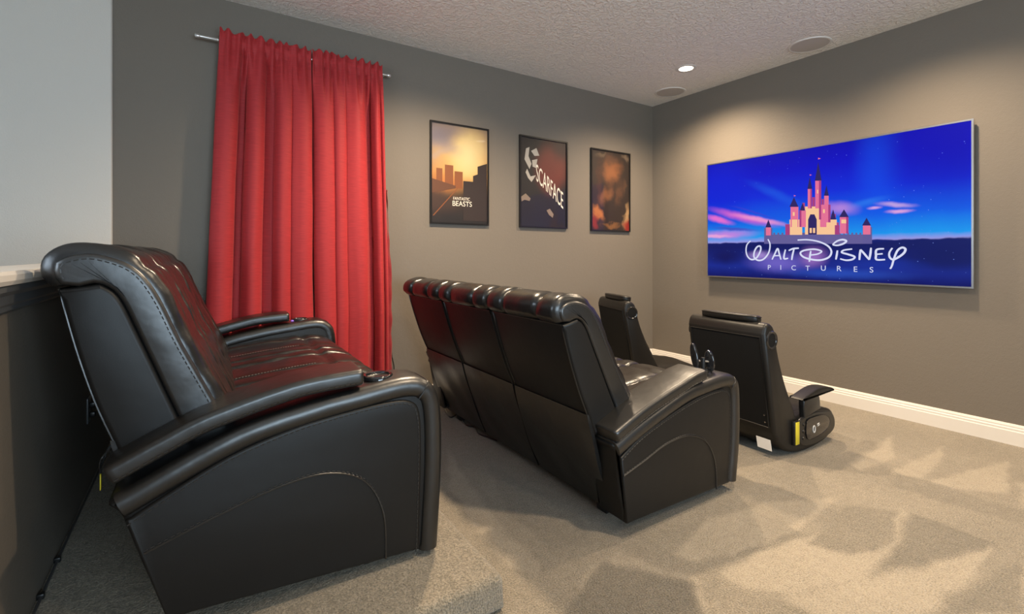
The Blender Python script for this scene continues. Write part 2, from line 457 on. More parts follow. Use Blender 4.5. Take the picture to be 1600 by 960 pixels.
# carpeted floor: a fine grid whose "nap" attribute holds the vacuum strokes brushed into the pile
def in_poly_dist(poly, x, y):
    inside = False; d = 9.0; n = len(poly)
    for i in range(n):
        (x1, y1), (x2, y2) = poly[i], poly[(i + 1) % n]
        if (y1 > y) != (y2 > y) and x < (x2 - x1) * (y - y1) / (y2 - y1) + x1: inside = not inside
        l = (x2 - x1) ** 2 + (y2 - y1) ** 2
        t = max(0, min(1, ((x - x1) * (x2 - x1) + (y - y1) * (y2 - y1)) / l)) if l else 0
        d = min(d, math.hypot(x - x1 - t * (x2 - x1), y - y1 - t * (y2 - y1)))
    return d if inside else -d
def fl(*pts):                      # photo pixels of marks on the floor -> floor positions
    return [on_z(x, y, 0.0) for x, y in pts]
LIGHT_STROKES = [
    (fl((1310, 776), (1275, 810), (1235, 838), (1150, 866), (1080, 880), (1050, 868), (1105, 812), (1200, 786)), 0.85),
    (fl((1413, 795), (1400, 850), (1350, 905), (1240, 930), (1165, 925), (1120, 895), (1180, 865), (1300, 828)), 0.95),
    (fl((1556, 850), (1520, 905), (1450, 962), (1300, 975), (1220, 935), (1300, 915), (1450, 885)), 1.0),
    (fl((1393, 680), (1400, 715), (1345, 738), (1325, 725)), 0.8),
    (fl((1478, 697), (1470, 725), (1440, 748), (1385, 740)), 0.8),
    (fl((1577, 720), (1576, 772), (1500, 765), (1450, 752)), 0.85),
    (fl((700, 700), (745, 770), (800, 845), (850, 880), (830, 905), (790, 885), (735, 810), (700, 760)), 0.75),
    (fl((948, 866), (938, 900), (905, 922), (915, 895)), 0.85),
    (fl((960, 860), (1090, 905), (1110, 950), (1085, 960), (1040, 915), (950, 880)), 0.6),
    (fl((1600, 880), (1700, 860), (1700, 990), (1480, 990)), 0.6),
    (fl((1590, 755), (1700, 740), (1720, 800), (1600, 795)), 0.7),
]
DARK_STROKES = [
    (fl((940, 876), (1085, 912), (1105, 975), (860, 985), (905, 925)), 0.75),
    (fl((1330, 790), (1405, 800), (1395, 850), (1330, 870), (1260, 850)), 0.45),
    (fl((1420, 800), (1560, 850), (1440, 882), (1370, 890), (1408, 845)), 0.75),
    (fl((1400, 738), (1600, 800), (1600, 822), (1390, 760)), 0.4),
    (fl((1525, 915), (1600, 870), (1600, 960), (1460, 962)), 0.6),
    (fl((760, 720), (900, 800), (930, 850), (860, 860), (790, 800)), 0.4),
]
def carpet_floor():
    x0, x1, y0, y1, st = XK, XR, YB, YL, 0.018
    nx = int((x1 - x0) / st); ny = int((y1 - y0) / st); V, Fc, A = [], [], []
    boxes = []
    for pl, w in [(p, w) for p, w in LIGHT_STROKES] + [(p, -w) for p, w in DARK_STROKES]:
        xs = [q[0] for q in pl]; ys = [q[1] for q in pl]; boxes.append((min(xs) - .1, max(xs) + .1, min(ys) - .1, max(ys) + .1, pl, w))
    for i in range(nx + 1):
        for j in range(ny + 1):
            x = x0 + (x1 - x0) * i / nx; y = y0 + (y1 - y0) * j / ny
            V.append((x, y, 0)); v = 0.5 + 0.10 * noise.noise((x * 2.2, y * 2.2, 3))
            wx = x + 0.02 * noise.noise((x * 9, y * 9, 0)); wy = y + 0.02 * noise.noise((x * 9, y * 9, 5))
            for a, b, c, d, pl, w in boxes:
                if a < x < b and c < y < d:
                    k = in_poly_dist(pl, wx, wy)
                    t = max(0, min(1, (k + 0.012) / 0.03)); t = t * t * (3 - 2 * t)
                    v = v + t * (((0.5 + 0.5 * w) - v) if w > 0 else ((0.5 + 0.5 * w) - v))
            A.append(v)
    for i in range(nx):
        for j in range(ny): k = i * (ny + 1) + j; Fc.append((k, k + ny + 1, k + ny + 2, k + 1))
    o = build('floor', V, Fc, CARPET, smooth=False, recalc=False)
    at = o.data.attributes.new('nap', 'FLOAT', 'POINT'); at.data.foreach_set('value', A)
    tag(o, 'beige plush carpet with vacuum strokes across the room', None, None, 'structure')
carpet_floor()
def nap(o, v=0.5):
    at = o.data.attributes.new('nap', 'FLOAT', 'POINT'); at.data.foreach_set('value', [v] * len(o.data.vertices))
plat_poly = [(XK, 0.0), (XK, ZP)] + [(0.897 - 0.035 + 0.035 * math.sin(a), ZP - 0.035 + 0.035 * math.cos(a)) for a in [k / 6 * PI / 2 for k in range(7)]] + [(0.89, 0.0)]
o = build('floor_platform', *rext_vf(plat_poly, 1.405, YL, 0.03), CARPET)
nap(o); tag(o, 'raised carpeted platform under the rear sofa', None, None, 'structure')

T = 0.12
struct('ceiling', box_vf(XS - T, XR + T, YB - T, YL + T, ZC, ZC + 0.12), CEIL, 'cream knockdown textured ceiling')
struct('wall_left', box_vf(XK, XR + T, YL, YL + T, -0.1, ZC), WALL, 'taupe wall with curtain and framed posters')
struct('wall_front', box_vf(XR, XR + T, YB - T, YL, -0.1, ZC), WALL, 'taupe wall carrying the television')
sw = rext_vf([(XS, -2.6), (XK - 0.012, -2.6), (XK, -2.59), (XK, ZC), (XS, ZC)], YL - 0.02, YL + T, 0.012)
struct('wall_stairwell', sw, WHITEWALL, 'pale painted stairwell wall beyond the half wall', smooth=True)
struct('wall_half', box_vf(XK - 0.12, XK, YB, YL - 0.02, -0.1, 1.165), WALL, 'taupe half wall behind the rear sofa')
def holed_wall(axis, pos, th, a0, a1, z0, z1, h):      # one wall with a window opening h=(a,b,c,d)
    ps = []
    for (p, q, r, s) in ((a0, h[0], z0, z1), (h[1], a1, z0, z1), (h[0], h[1], z0, h[2]), (h[0], h[1], h[3], z1)):
        ps.append(box_vf(pos, pos + th, p, q, r, s) if axis == 'x' else box_vf(p, q, pos, pos + th, r, s))
    return merge(ps)
W1 = (-1.0, 1.8, 0.85, 2.65); W2 = (-0.6, 2.4, 0.65, 2.45)
struct('wall_stairwell_outer', holed_wall('x', XS - T, T, YB, YL, -2.6, ZC, W1), WHITEWALL, 'pale stairwell wall with a window')
struct('wall_back', holed_wall('y', YB - T, T, XS - T, XR + T, -2.6, ZC, W2), WALL, 'taupe wall with a window behind the seats')
struct('floor_stairwell', box_vf(XS, XK - 0.12, YB, YL, -2.7, -2.6), WHITEPT, 'pale floor at the foot of the stairwell')
def window(n, axis, pos, h):
    def bx(a, b, c, d, t0, t1): return box_vf(pos + t0, pos + t1, a, b, c, d) if axis == 'x' else box_vf(a, b, pos + t0, pos + t1, c, d)
    a, b, c, d = h; w = 0.06; m = (a + b) / 2
    o = build('window_%d' % n, *merge([bx(a, b, c, c + w, 0, .08), bx(a, b, d - w, d, 0, .08), bx(a, a + w, c, d, 0, .08), bx(b - w, b, c, d, 0, .08), bx(m - .03, m + .03, c, d, 0, .08)]), WHITEPT, smooth=False)
    tag(o, 'white framed two-pane window', None, None, 'structure')
    for p, q in ((a + w, m - .03), (m + .03, b - w)): build('pane', *bx(p, q, c + w, d - w, .035, .041), GLASS, o, smooth=False)
window(1, 'x', XS - T + 0.02, W1); window(2, 'y', YB - T + 0.02, W2)  # second window is unseen, added to light the sofas and half wall
# half wall cap and moulding
def run_y(name, prof, y0, y1, mat, label): return struct(name, rext_vf(prof, y0, y1, 0.0005, 1), mat, label)
cap = [(XK + 0.035, 1.168), (XK + 0.042, 1.180), (XK + 0.042, 1.195), (XK + 0.034, 1.204), (XK - 0.154, 1.204), (XK - 0.162, 1.195), (XK - 0.162, 1.18), (XK - 0.155, 1.165)]
run_y('trim_1', cap, YB, YL - 0.02, WHITEPT, 'white painted cap on the half wall')
mould = [(XK - 0.001, 1.166), (XK + 0.030, 1.166), (XK + 0.028, 1.150), (XK + 0.018, 1.138), (XK + 0.016, 1.115), (XK + 0.012, 1.108), (XK + 0.012, 1.096), (XK + 0.004, 1.088), (XK - 0.001, 1.088)]
run_y('trim_2', mould, YB, YL - 0.02, GREYTRIM, 'slate moulding under the half wall cap')
bp = [(0, 0), (0.017, 0), (0.017, 0.088), (0.014, 0.094), (0.014, 0.106), (0.010, 0.112), (0.010, 0.122), (0.005, 0.134), (0, 0.135)]
struct('baseboard_front', rext_vf([(XR - x, z) for x, z in bp], YB, YL, 0.0005, 1), WHITEPT, 'white stepped baseboard below the television')
V, Fc = rext_vf(bp, 0.897, XR - 0.017, 0.0005, 1)
struct('baseboard_left', ([(y, YL - x, z) for x, y, z in V], Fc), WHITEPT, 'white stepped baseboard below the posters')

# ------------------------------------------------------------------ ceiling fittings
def downlight(x, y, power, where):
    t = empty('recessed_downlight', (x, y, ZC))
    tag(t, 'lit round recessed ceiling downlight ' + where, 'downlight', 'recessed ceiling downlights')
    build('trim_ring', *lathe_vf([(0.062, 0.0), (0.064, -0.004), (0.080, -0.006), (0.092, -0.003), (0.094, 0.0)], 40), BAFFLE, t)
    build('lens', *lathe_vf([(0.0, -0.0015), (0.063, -0.0015), (0.0635, 0.0)], 40), LAMP, t)
    l = bpy.data.lights.new('downlight_beam', 'SPOT'); l.energy = power * 12; l.color = WARM; l.spot_size = math.radians(150); l.spot_blend = 1.0; l.shadow_soft_size = 0.06
    lo = bpy.data.objects.new('downlight_beam', l); lo.location = (0, 0, -0.03); lo.parent = t; COL.objects.link(lo)
for d in DOWNLIGHTS: downlight(*d)
for (px, py), lab in (((1265, 70), 'round flush ceiling speaker over the television middle'), ((1047, 144), 'round flush ceiling speaker in the wall corner')):
    x, y = on_z(px, py, ZC); t = empty('ceiling_speaker', (x, y, ZC)); tag(t, lab, 'speaker', 'ceiling speakers')
    build('rim', *lathe_vf([(0.137, 0.0), (0.138, -0.006), (0.146, -0.008), (0.154, -0.005), (0.156, 0.0)], 48), BAFFLE, t)
    build('grille', *lathe_vf([(0.0, -0.0065), (0.10, -0.0062), (0.138, -0.005)], 48), GRILLE, t)

# ------------------------------------------------------------------ recliner sofas
def xform_back(p, S, deg, dz, base=(-0.122, 0.565)):
    a = math.radians(deg); x, z = p[0] - base[0], p[1] - base[1]
    return (base[0] + S * (x * math.cos(a) - z * math.sin(a)), base[1] + S * (x * math.sin(a) + z * math.cos(a)) + dz)
def sofa(name, loc, rz, label, arm, lid_bot, lid, panel, arch, backT, rear_cloth, cup=(0.64, 0.085), W=1.985):
    t = empty(name, loc, rz); tag(t, label, 'sofa', 'black leather recliner sofas')
    aw = 0.17
    # ---- arms
    path = catmull(arm[3:], 6)
    for side in (0, 1):
        fx = (lambda vf: mir(vf, W)) if side else (lambda vf: vf)
        outline = catmull(arm, 5)
        nn = normals2(outline + [], True)
        core = rext_vf([(p[0] - n[0] * 0.004, p[1] - n[1] * 0.004) for p, n in zip(outline, nn)], 0.006, aw, 0.018)
        a = build('arm', *fx(core), LEATHER_MATT, t)
        roll = sweep_vf(path, rrect(-0.072, 0.003, -0.012, aw + 0.004, 0.033, 5), 0.003)
        build('arm_roll', *fx(roll), LEATHER, a)
        pl = catmull(panel, 5)
        build('side_panel', *fx(rext_vf(pl + [(arm[0][0] + 0.004, arm[0][1])], -0.006, 0.03, 0.010)), LEATHER_MATT, a)
        ar = [(x, -0.0065, z) for x, z in catmull(arch, 7)]
        build('arch_seam', *fx(tube_vf(ar, 0.0036, 6)), LEATHER, a)
        st = [dashes_vf([(x, -0.0085, z + 0.007) for x, y, z in ar], 0.009, 0.007, 0.0018)]
        pn = normals2(pl)
        st.append(dashes_vf([(p[0] - n[0] * 0.012, -0.0066, p[1] - n[1] * 0.012) for p, n in zip(pl, pn)], 0.010, 0.007, 0.0019))
        lp = catmull(lid, 7)
        for off in (-0.013, -0.043):
            st.append(dashes_vf([(p[0] + n[0] * off, -0.0205 if off < -0.02 else -0.016, p[1] + n[1] * off) for p, n in zip(lp, normals2(lp))], 0.010, 0.007, 0.0019))
        build('stitching', *fx(merge(st)), THREAD, a)['kind'] = 'stuff'
        build('arm_lid', *fx(sweep_vf(lp, rrect(-0.055, 0.0, -0.020, aw - 0.012, 0.018, 5), 0.012)), LEATHER, a)
        # rear seam across the arm's back and rear foot
        rx, rz_ = arm[2][0], arm[2][1]
        build('rear_seam', *fx(tube_vf([(rx + 0.014, 0.03, rz_ - 0.03), (rx + 0.012, 0.09, rz_ - 0.025), (rx + 0.013, aw - 0.02, rz_ - 0.022)], 0.003, 6)), LEATHER, a)
        # cup holder set in the arm's front top
        cx, cy = cup; i = min(range(len(path)), key=lambda k: abs(path[k][0] - cx) + (9 if path[k][1] < 0.5 else 0)); cz = path[i][1] + 0.005
        i = min(range(len(path)), key=lambda k: math.dist(path[k], arm[-4])); pn_ = normals2(path)[i]; pc = path[i]
        build('corner_seam', *fx(tube_vf(catmull([(pc[0] - pn_[0] * 0.066, -0.009, pc[1] - pn_[1] * 0.066), (pc[0] - pn_[0] * 0.03, -0.0125, pc[1] - pn_[1] * 0.03), (pc[0] - pn_[0] * 0.006, -0.001, pc[1] - pn_[1] * 0.006), (pc[0] + pn_[0] * 0.003, 0.03, pc[1] + pn_[1] * 0.003), (pc[0] + pn_[0] * 0.003, aw - 0.03, pc[1] + pn_[1] * 0.003)], 5), 0.0026, 6)), LEATHER, a)
        ch = build('cup_holder', *fx(lathe_vf([(0.036, -0.03), (0.040, 0.004), (0.043, 0.009), (0.050, 0.010), (0.054, 0.006), (0.055, -0.004)], 36, 'z', (cx, cy, cz))), GLOSSBLK, a)
        build('cup_liner', *fx(lathe_vf([(0.0, -0.004), (0.025, -0.004), (0.0385, 0.001)], 28, 'z', (cx, cy, cz))), SPARK, a)
        build('power_button', *fx(lathe_vf([(0.0, 0.007), (0.008, 0.006), (0.010, -0.002)], 16, 'z', (cx - 0.055, cy + 0.03, cz - 0.002))), PURPLE, a)
    # ---- base and feet
    rbox('base', 0.06, 0.76, aw - 0.01, W - aw + 0.01, 0.05, 0.36, 0.01, MESHCL, t)
    for fx_, fy in ((0.11, 0.235), (0.70, 0.235), (0.11, W - 0.235), (0.70, W - 0.235)):
        rbox('foot', fx_ - 0.03, fx_ + 0.04, fy - 0.035, fy + 0.035, 0.0, 0.07, 0.006, BLACKPL, t)
    # ---- three seats
    sw_ = (W - 2 * aw) / 3; bw = (W - 0.20) / 3
    spath = catmull([(0.06, 0.505), (0.22, 0.525), (0.42, 0.545), (0.60, 0.555), (0.72, 0.550), (0.795, 0.51), (0.822, 0.43), (0.825, 0.30), (0.82, 0.12)], 7)
    B = lambda pts: [xform_back(p, *backT) for p in pts]
    rear = [(-0.085, 0.47), (-0.115, 0.575), (-0.157, 0.699), (-0.197, 0.853), (-0.232, 1.020)]
    front = [(-0.146, 1.033), (-0.103, 0.993), (-0.055, 0.871), (0.026, 0.651), (0.085, 0.49)]
    hpath = [(-0.228, 1.032), (-0.240, 1.050), (-0.240, 1.096), (-0.195, 1.118), (-0.142, 1.116), (-0.066, 1.078), (-0.012, 0.996), (0.047, 0.847), (0.121, 0.682), (0.175, 0.56), (0.20, 0.50)]
    for s in range(3):
        y0 = aw + s * sw_; y1 = y0 + sw_
        parts = []
        for k, (a0, a1) in enumerate(((0, .24), (.24, .76), (.76, 1))):
            parts.append(puff_vf(spath, y0 + 0.004 + (sw_ - .008) * a0, y0 + 0.004 + (sw_ - .008) * a1, 0.024, 12, 0.006, [(0.50, 0.012, 0.65)], s * 3 + k))
        se = build('seat', *merge(parts), LEATHER_WRINKLED, t, angle=60)
        bz = catmull([(0.1, 0.53), (0.42, 0.563), (0.56, 0.572)], 8)
        yy = y0 + sw_ * 0.24
        build('seat_stitching', *dashes_vf([(x, yy + 0.012, z + 0.006) for x, z in bz], 0.007, 0.006, 0.0016), PALETHREAD, se)['kind'] = 'stuff'
        # backrest
        y0 = 0.10 + s * bw; y1 = y0 + bw
        sh = build('backrest', *rext_vf(catmull(B(rear), 4) + catmull(B(front), 5), y0 + 0.004, y1 - 0.004, 0.014), LEATHER_MATT, t)
        hp = catmull(B(hpath), 7)
        core = band_vf(hp, catmull(B([(-0.190, 1.026)] + front), 4), y0 + 0.002, y1 - 0.002, 0.014)
        bc = build('back_cushion', *core, LEATHER, sh)
        for k, (a0, a1) in enumerate(((0, .25), (.25, .75), (.75, 1))):
            ya, yb = y0 + 0.012 + (bw - .024) * a0, y0 + 0.012 + (bw - .024) * a1
            build('back_channel', *puff_vf(hp, ya, yb, 0.026 if k == 1 else 0.028, 14, 0.006, [(0.30, 0.018, 0.35), (0.62, 0.03, 0.12)], 20 + s * 3 + k, 5.0, 0.02, 0.25), LEATHER_WRINKLED, sh, angle=60)
        for yy, sg in ((y0 + 0.010, -1), (y1 - 0.010, 1)):
            build('stitching', *dashes_vf([(p[0] - n[0] * 0.016, yy + sg * 0.008, p[1] - n[1] * 0.016) for p, n in zip(hp, normals2(hp))][4:], 0.011, 0.006, 0.0020), THREAD, sh)['kind'] = 'stuff'
        # piping round the rear shell panel
        rp = B(rear); tp, bt = rp[-1], rp[1]
        q = [(p[0] - 0.001, p[1]) for p in catmull(rp[1:], 4)]
        loop = [(p[0], y0 + 0.016, p[1]) for p in q] + [(p[0], y1 - 0.016, p[1]) for p in reversed(q)]
        build('piping', *tube_vf(loop + [loop[0]], 0.0032, 6), LEATHER, sh)
        # loose rear skirt below the shell
        top = B([(-0.118, 0.580)])[0]; nr, nc = 14, 20; V, Fc = [], []
        for i in range(nr + 1):
            v = i / nr
            for j in range(nc + 1):
                u = j / nc
                x = top[0] - 0.006 + (0.055 - top[0]) * (v ** 1.1); z = top[1] + (0.055 - top[1]) * v
                x -= math.sin(v * PI) * (0.010 + 0.016 * noise.noise((u * 3.2 + v * 1.6 + s * 9, v * 1.2, 2)))
                V.append((x, y0 + 0.010 + (bw - 0.020) * u, z))
        m = nc + 1
        for i in range(nr):
            for j in range(nc): Fc.append((i * m + j, i * m + j + 1, (i + 1) * m + j + 1, (i + 1) * m + j))
        k = len(V); V += [(x + 0.02, y, z) for x, y, z in V]
        Fc += [tuple(q + k for q in reversed(f)) for f in Fc]
        for j in range(nc):
            Fc.append((j, j + 1, k + j + 1, k + j)); Fc.append((nr * m + j, k + nr * m + j, k + nr * m + j + 1, nr * m + j + 1))
        for i in range(nr):
            Fc.append((i * m, k + i * m, k + i * m + m, i * m + m)); Fc.append((i * m + nc, i * m + m + nc, k + i * m + m + nc, k + i * m + nc))
        build('rear_skirt', V, Fc, LEATHER, t)
    return t
sofa('recliner_sofa', (-0.09, 1.665, ZP), math.radians(-1), 'three-seat black leather recliner sofa on the raised platform before the half wall',
     [(0.011, 0.085), (-0.036, 0.221), (-0.087, 0.391), (-0.102, 0.461), (0.169, 0.582), (0.38, 0.629), (0.548, 0.651), (0.716, 0.667), (0.803, 0.643), (0.849, 0.564), (0.858, 0.351), (0.84, 0.022)],
     None, [(-0.116, 0.550), (0.0, 0.605), (0.112, 0.652), (0.321, 0.704), (0.440, 0.718), (0.552, 0.723)],
     [(-0.078, 0.389), (0.04, 0.452), (0.169, 0.513), (0.30, 0.552), (0.424, 0.575), (0.637, 0.594), (0.735, 0.582), (0.770, 0.525), (0.774, 0.35), (0.765, 0.035)],
     [(-0.036, 0.290), (0.122, 0.340), (0.31, 0.388), (0.454, 0.392), (0.57, 0.335), (0.632, 0.209), (0.641, 0.045)],
     (1.0, 0, 0), True, W=1.952)
sofa('recliner_sofa', (1.55, 1.46, 0), 0.0, 'three-seat black leather recliner sofa standing on the main floor behind the rocker chairs',
     [(0.0, 0.075), (-0.031, 0.206), (-0.055, 0.38), (-0.064, 0.440), (0.131, 0.512), (0.401, 0.592), (0.578, 0.614), (0.735, 0.622), (0.815, 0.598), (0.856, 0.530), (0.858, 0.283), (0.828, 0.05)],
     None, [(-0.072, 0.497), (0.09, 0.560), (0.22, 0.60), (0.354, 0.634), (0.45, 0.660), (0.541, 0.674)],
     [(-0.035, 0.37), (0.089, 0.435), (0.307, 0.500), (0.50, 0.542), (0.66, 0.555), (0.740, 0.540), (0.775, 0.48), (0.778, 0.30), (0.755, 0.055)],
     [(-0.02, 0.29), (0.11, 0.325), (0.262, 0.367), (0.42, 0.372), (0.555, 0.315), (0.630, 0.20), (0.646, 0.055)],
     (0.95, 5, -0.04), True)

# device mount plugged into the front sofa's cup holder
t = empty('device_mount', (1.55 + 0.665, 1.545, 0.617)); tag(t, 'black two-paddle device mount standing in sofa cup holder', 'mount')
build('stem', *lathe_vf([(0.0, 0.085), (0.010, 0.085), (0.012, 0.05), (0.012, 0.03), (0.022, 0.026), (0.030, 0.018), (0.033, -0.002), (0.0, -0.002)], 24), BLACKPL, t)
def paddle(name, c, tilt, yaw, h, w):
    V, Fc = rext_vf([(w * math.cos(a) * (1 if abs(math.sin(a)) < .8 else .9), h * math.sin(a)) for a in [2 * PI * k / 28 for k in range(28)]], -0.008, 0.008, 0.006)
    M = Matrix.Translation(c) @ Matrix.Rotation(yaw, 4, 'Z') @ Matrix.Rotation(tilt, 4, 'Y')
    build(name, [tuple(M @ Vector(v)) for v in V], Fc, GLOSSBLK, t)
paddle('clamp_paddle', (-0.030, 0.03, 0.090), math.radians(12), math.radians(85), 0.070, 0.022)
paddle('clamp_paddle', (0.035, -0.015, 0.065), math.radians(8), math.radians(100), 0.058, 0.026)
build('clamp_screw', *tube_vf([(-0.03, 0.03, 0.070), (0.035, -0.015, 0.062)], 0.006, 8), CHROME, t)

# ------------------------------------------------------------------ floor rocker chairs
def rocker(loc, rz, label, arms=True):
    t = empty('rocker_chair', loc, rz); tag(t, label, 'chair', 'black floor rocker chairs')
    hw = 0.27
    prof = catmull([(0.0, 0.770), (0.018, 0.822), (0.060, 0.835), (0.105, 0.805), (0.125, 0.74), (0.160, 0.618), (0.229, 0.452), (0.312, 0.30), (0.345, 0.232)], 5) \
        + catmull([(0.345, 0.232), (0.50, 0.234), (0.70, 0.226), (0.785, 0.198), (0.815, 0.140), (0.800, 0.07), (0.70, 0.02), (0.52, 0.0), (0.38, 0.004), (0.25, 0.035), (0.155, 0.10), (0.105, 0.175)], 5)[1:] + [(0.055, 0.47)]
    sh = build('shell', *rext_vf(prof, -hw, hw, 0.022), VINYL, t)
    # cloth rear panel with piping
    V, Fc = merge([box_vf(-0.004, 0.0, -hw + 0.03, hw - 0.03, 0, 0.56)])
    a = math.atan2(0.105, 0.60)
    tr = lambda v: (0.004 + v[0] * math.cos(a) + (0.56 - v[2]) * math.sin(a), v[1], 0.755 - (0.56 - v[2]) * math.cos(a) + v[0] * math.sin(a))
    rp = build('rear_panel', [tr(v) for v in V], Fc, MESHCL, sh, smooth=False)
    lp = [tr((-0.004, y, z)) for y, z in ((-hw + .03, 0), (-hw + .03, .56), (hw - .03, .56), (hw - .03, 0), (-hw + .03, 0))]
    build('piping', *tube_vf(lp, 0.004, 6), VINYL, sh)
    for y in (-hw + 0.05, hw - 0.05):
        for z in (0.03, 0.075): build('screw', *lathe_vf([(0, -0.003), (0.005, -0.002), (0.006, 0)], 10, 'x', tr((-0.004, y, z))), CHROME, sh)
    build('top_seam', *tube_vf([(0.010, -hw + 0.14, 0.80), (0.052, -hw + 0.14, 0.8375), (0.10, -hw + 0.14, 0.812)], 0.003, 6), VINYL, sh)
    # head pad
    pad = [(0.195 * math.copysign(abs(math.cos(q)) ** 0.6, math.cos(q)), 0.062 * math.copysign(abs(math.sin(q)) ** 0.7, math.sin(q))) for q in [2 * PI * k / 40 for k in range(40)]]
    V, Fc = rext_vf(pad, 0.0, 0.045, 0.016)
    build('head_pad', [(0.075 + z, x, 0.826 + y - 0.12 * z) for x, y, z in V], Fc, VINYL, t)
    build('pad_piping', *tube_vf([(0.075 + z, x, 0.826 + 0.036 - 0.12 * z) for x, z in pad + [pad[0]]], 0.0035, 6), VINYL, t)
    # backrest cushion and seat cushion between the side wings
    cp = catmull([(0.108, 0.81), (0.135, 0.73), (0.172, 0.61), (0.242, 0.45), (0.315, 0.315)], 6)
    build('back_pad', *puff_vf(cp, -0.21, 0.21, 0.035, 14, 0.002), VINYL, t, angle=60)
    build('seat_pad', *puff_vf(catmull([(0.345, 0.232), (0.5, 0.235), (0.68, 0.228), (0.775, 0.202)], 6), -0.20, 0.20, 0.014, 14, 0.002), VINYL, t, angle=60)
    for sg in (-1, 1):
        y = sg * hw
        # speaker in the side of the top
        sp = build('side_speaker', *lathe_vf([(0.041, sg * 0.002), (0.046, sg * 0.006), (0.052, sg * 0.006), (0.056, 0.0)], 36, 'y', (0.074, y, 0.735)), GLOSSBLK, t)
        build('speaker_grille', *lathe_vf([(0.0, sg * 0.0015), (0.025, sg * 0.003), (0.042, sg * 0.001)], 24, 'y', (0.074, y, 0.735)), MESHCL, sp)
        # side wing edge, side module and vents
        y_in, y_out = (y, y + 0.022) if sg > 0 else (y - 0.022, y)
        sm = catmull([(0.335, 0.205), (0.45, 0.236), (0.60, 0.234), (0.725, 0.206), (0.775, 0.14), (0.745, 0.075), (0.58, 0.04), (0.42, 0.045), (0.33, 0.09)], 5, True)
        mo = build('side_module', *rext_vf(sm, y_in, y_out, 0.010), BLACKPL, t)
        yo = y + sg * 0.022
        bl = catmull([(0.41, 0.198), (0.50, 0.214), (0.62, 0.206), (0.69, 0.165), (0.67, 0.115), (0.55, 0.085), (0.42, 0.09)], 5, True)
        build('module_face', *rext_vf(bl, min(yo - .004, yo + sg * .006), max(yo - .004, yo + sg * .006), 0.003), GLOSSBLK, mo)
        for k in range(3):
            build('control_knob', *lathe_vf([(0.0, sg * 0.006), (0.009, sg * 0.005), (0.011, 0)], 16, 'y', (0.385 - 0.004 * k, yo, 0.185 - 0.042 * k)), BLACKPL, mo)
        if sg < 0:
            yl = yo - 0.0075
            ring = [(0.492 + 0.013 * math.cos(q), yl, 0.138 + 0.021 * math.sin(q)) for q in [2 * PI * k / 20 for k in range(21)]]
            build('ring_logo', *tube_vf(ring, 0.0036, 6), LOGOGREY, mo)
            build('logo_mark', *merge([tube_vf([(0.530, yl, 0.160), (0.552, yl, 0.166)], 0.003, 5), tube_vf([(0.533, yl, 0.150), (0.557, yl, 0.156)], 0.003, 5)]), LOGOGREY, mo)
            rbox('yellow_label', 0.292, 0.332, y - 0.0245, y - 0.019, 0.075, 0.212, 0.0005, YELLOW, mo, 1)
            rbox('label_backing', 0.285, 0.337, y - 0.021, y + 0.002, 0.070, 0.217, 0.001, BLACKPL, mo, 1)
        # armrest with its post
        if not arms: continue
        ya = y + sg * 0.005
        po = build('armrest_post', *rext_vf(catmull([(0.395, 0.22), (0.40, 0.345), (0.56, 0.345), (0.585, 0.25)], 4), min(ya - .018, ya + .018), max(ya - .018, ya + .018), 0.008), BLACKPL, t)
        ap = catmull([(0.335, 0.345), (0.36, 0.362), (0.50, 0.392), (0.60, 0.392), (0.70, 0.372), (0.705, 0.352), (0.60, 0.350), (0.48, 0.345)], 5, True)
        build('armrest_pad', *rext_vf(ap, ya - 0.042, ya + 0.042, 0.012), VINYL, po)
    # care tag under the rear edge
    V, Fc = merge([box_vf(0, 0.0015, -0.045, 0.045, -0.068, 0.0)])
    build('care_tag', [(0.128 + x - 0.05 * z * z, y - hw + 0.085 + 0.15 * z, 0.118 + z * 0.95) for x, y, z in V], Fc, PAPER, t, smooth=False)
    return t
rocker((2.771, 1.79, 0), math.radians(-2), 'black vinyl floor rocker chair squarely facing the wall, yellow label on its side')
rocker((3.138, 3.149, 0), math.radians(-19), 'black vinyl floor rocker chair turned askew near the wall corner', False)

# ------------------------------------------------------------------ television
XT = 4.385
ty0, ty1, tz0, tz1 = 0.985, 3.012, 1.010, 2.163
tv = empty('television', (XR, (ty0 + ty1) / 2, tz0)); tag(tv, 'large wall-mounted flat television with silver bezel showing a blue castle scene', 'television')
def tvl(V): return [(x - XR, y - (ty0 + ty1) / 2, z - tz0) for x, y, z in V]
rbox_body = box_vf(XT + 0.004, XT + 0.032, ty0 + 0.004, ty1 - 0.004, tz0 + 0.004, tz1 - 0.004)
build('body', tvl(rbox_body[0]), rbox_body[1], BLACKPL, tv, smooth=False)
bz = 0.011
fr = merge([box_vf(XT - 0.004, XT + 0.014, ty0, ty1, tz0, tz0 + bz), box_vf(XT - 0.004, XT + 0.014, ty0, ty1, tz1 - bz, tz1), box_vf(XT - 0.004, XT + 0.014, ty0, ty0 + bz, tz0 + bz, tz1 - bz), box_vf(XT - 0.004, XT + 0.014, ty1 - bz, ty1, tz0 + bz, tz1 - bz)])
build('bezel', tvl(fr[0]), fr[1], SILVER, tv, smooth=False)
mb = merge([box_vf(XT + 0.03, XR, 1.7, 2.3, 1.35, 1.75)]); build('wall_bracket', tvl(mb[0]), mb[1], BLACKPL, tv, smooth=False)
def tvp(cx, cy):                   # zoomed photo coordinates of the picture -> position on the screen (across, up)
    y, z = on_x(1090 + cx * 0.29164, 180 + cy * 0.29164, XT); return (ty1 - y, z - tz0)
def blob(cx, cy, rx, ry, ang, col, soft=0.8, alpha=1.0):
    s, u = tvp(cx, cy); return (s, u, rx, ry, ang, col, soft, alpha)
TVW, TVH = ty1 - ty0, tz1 - tz0
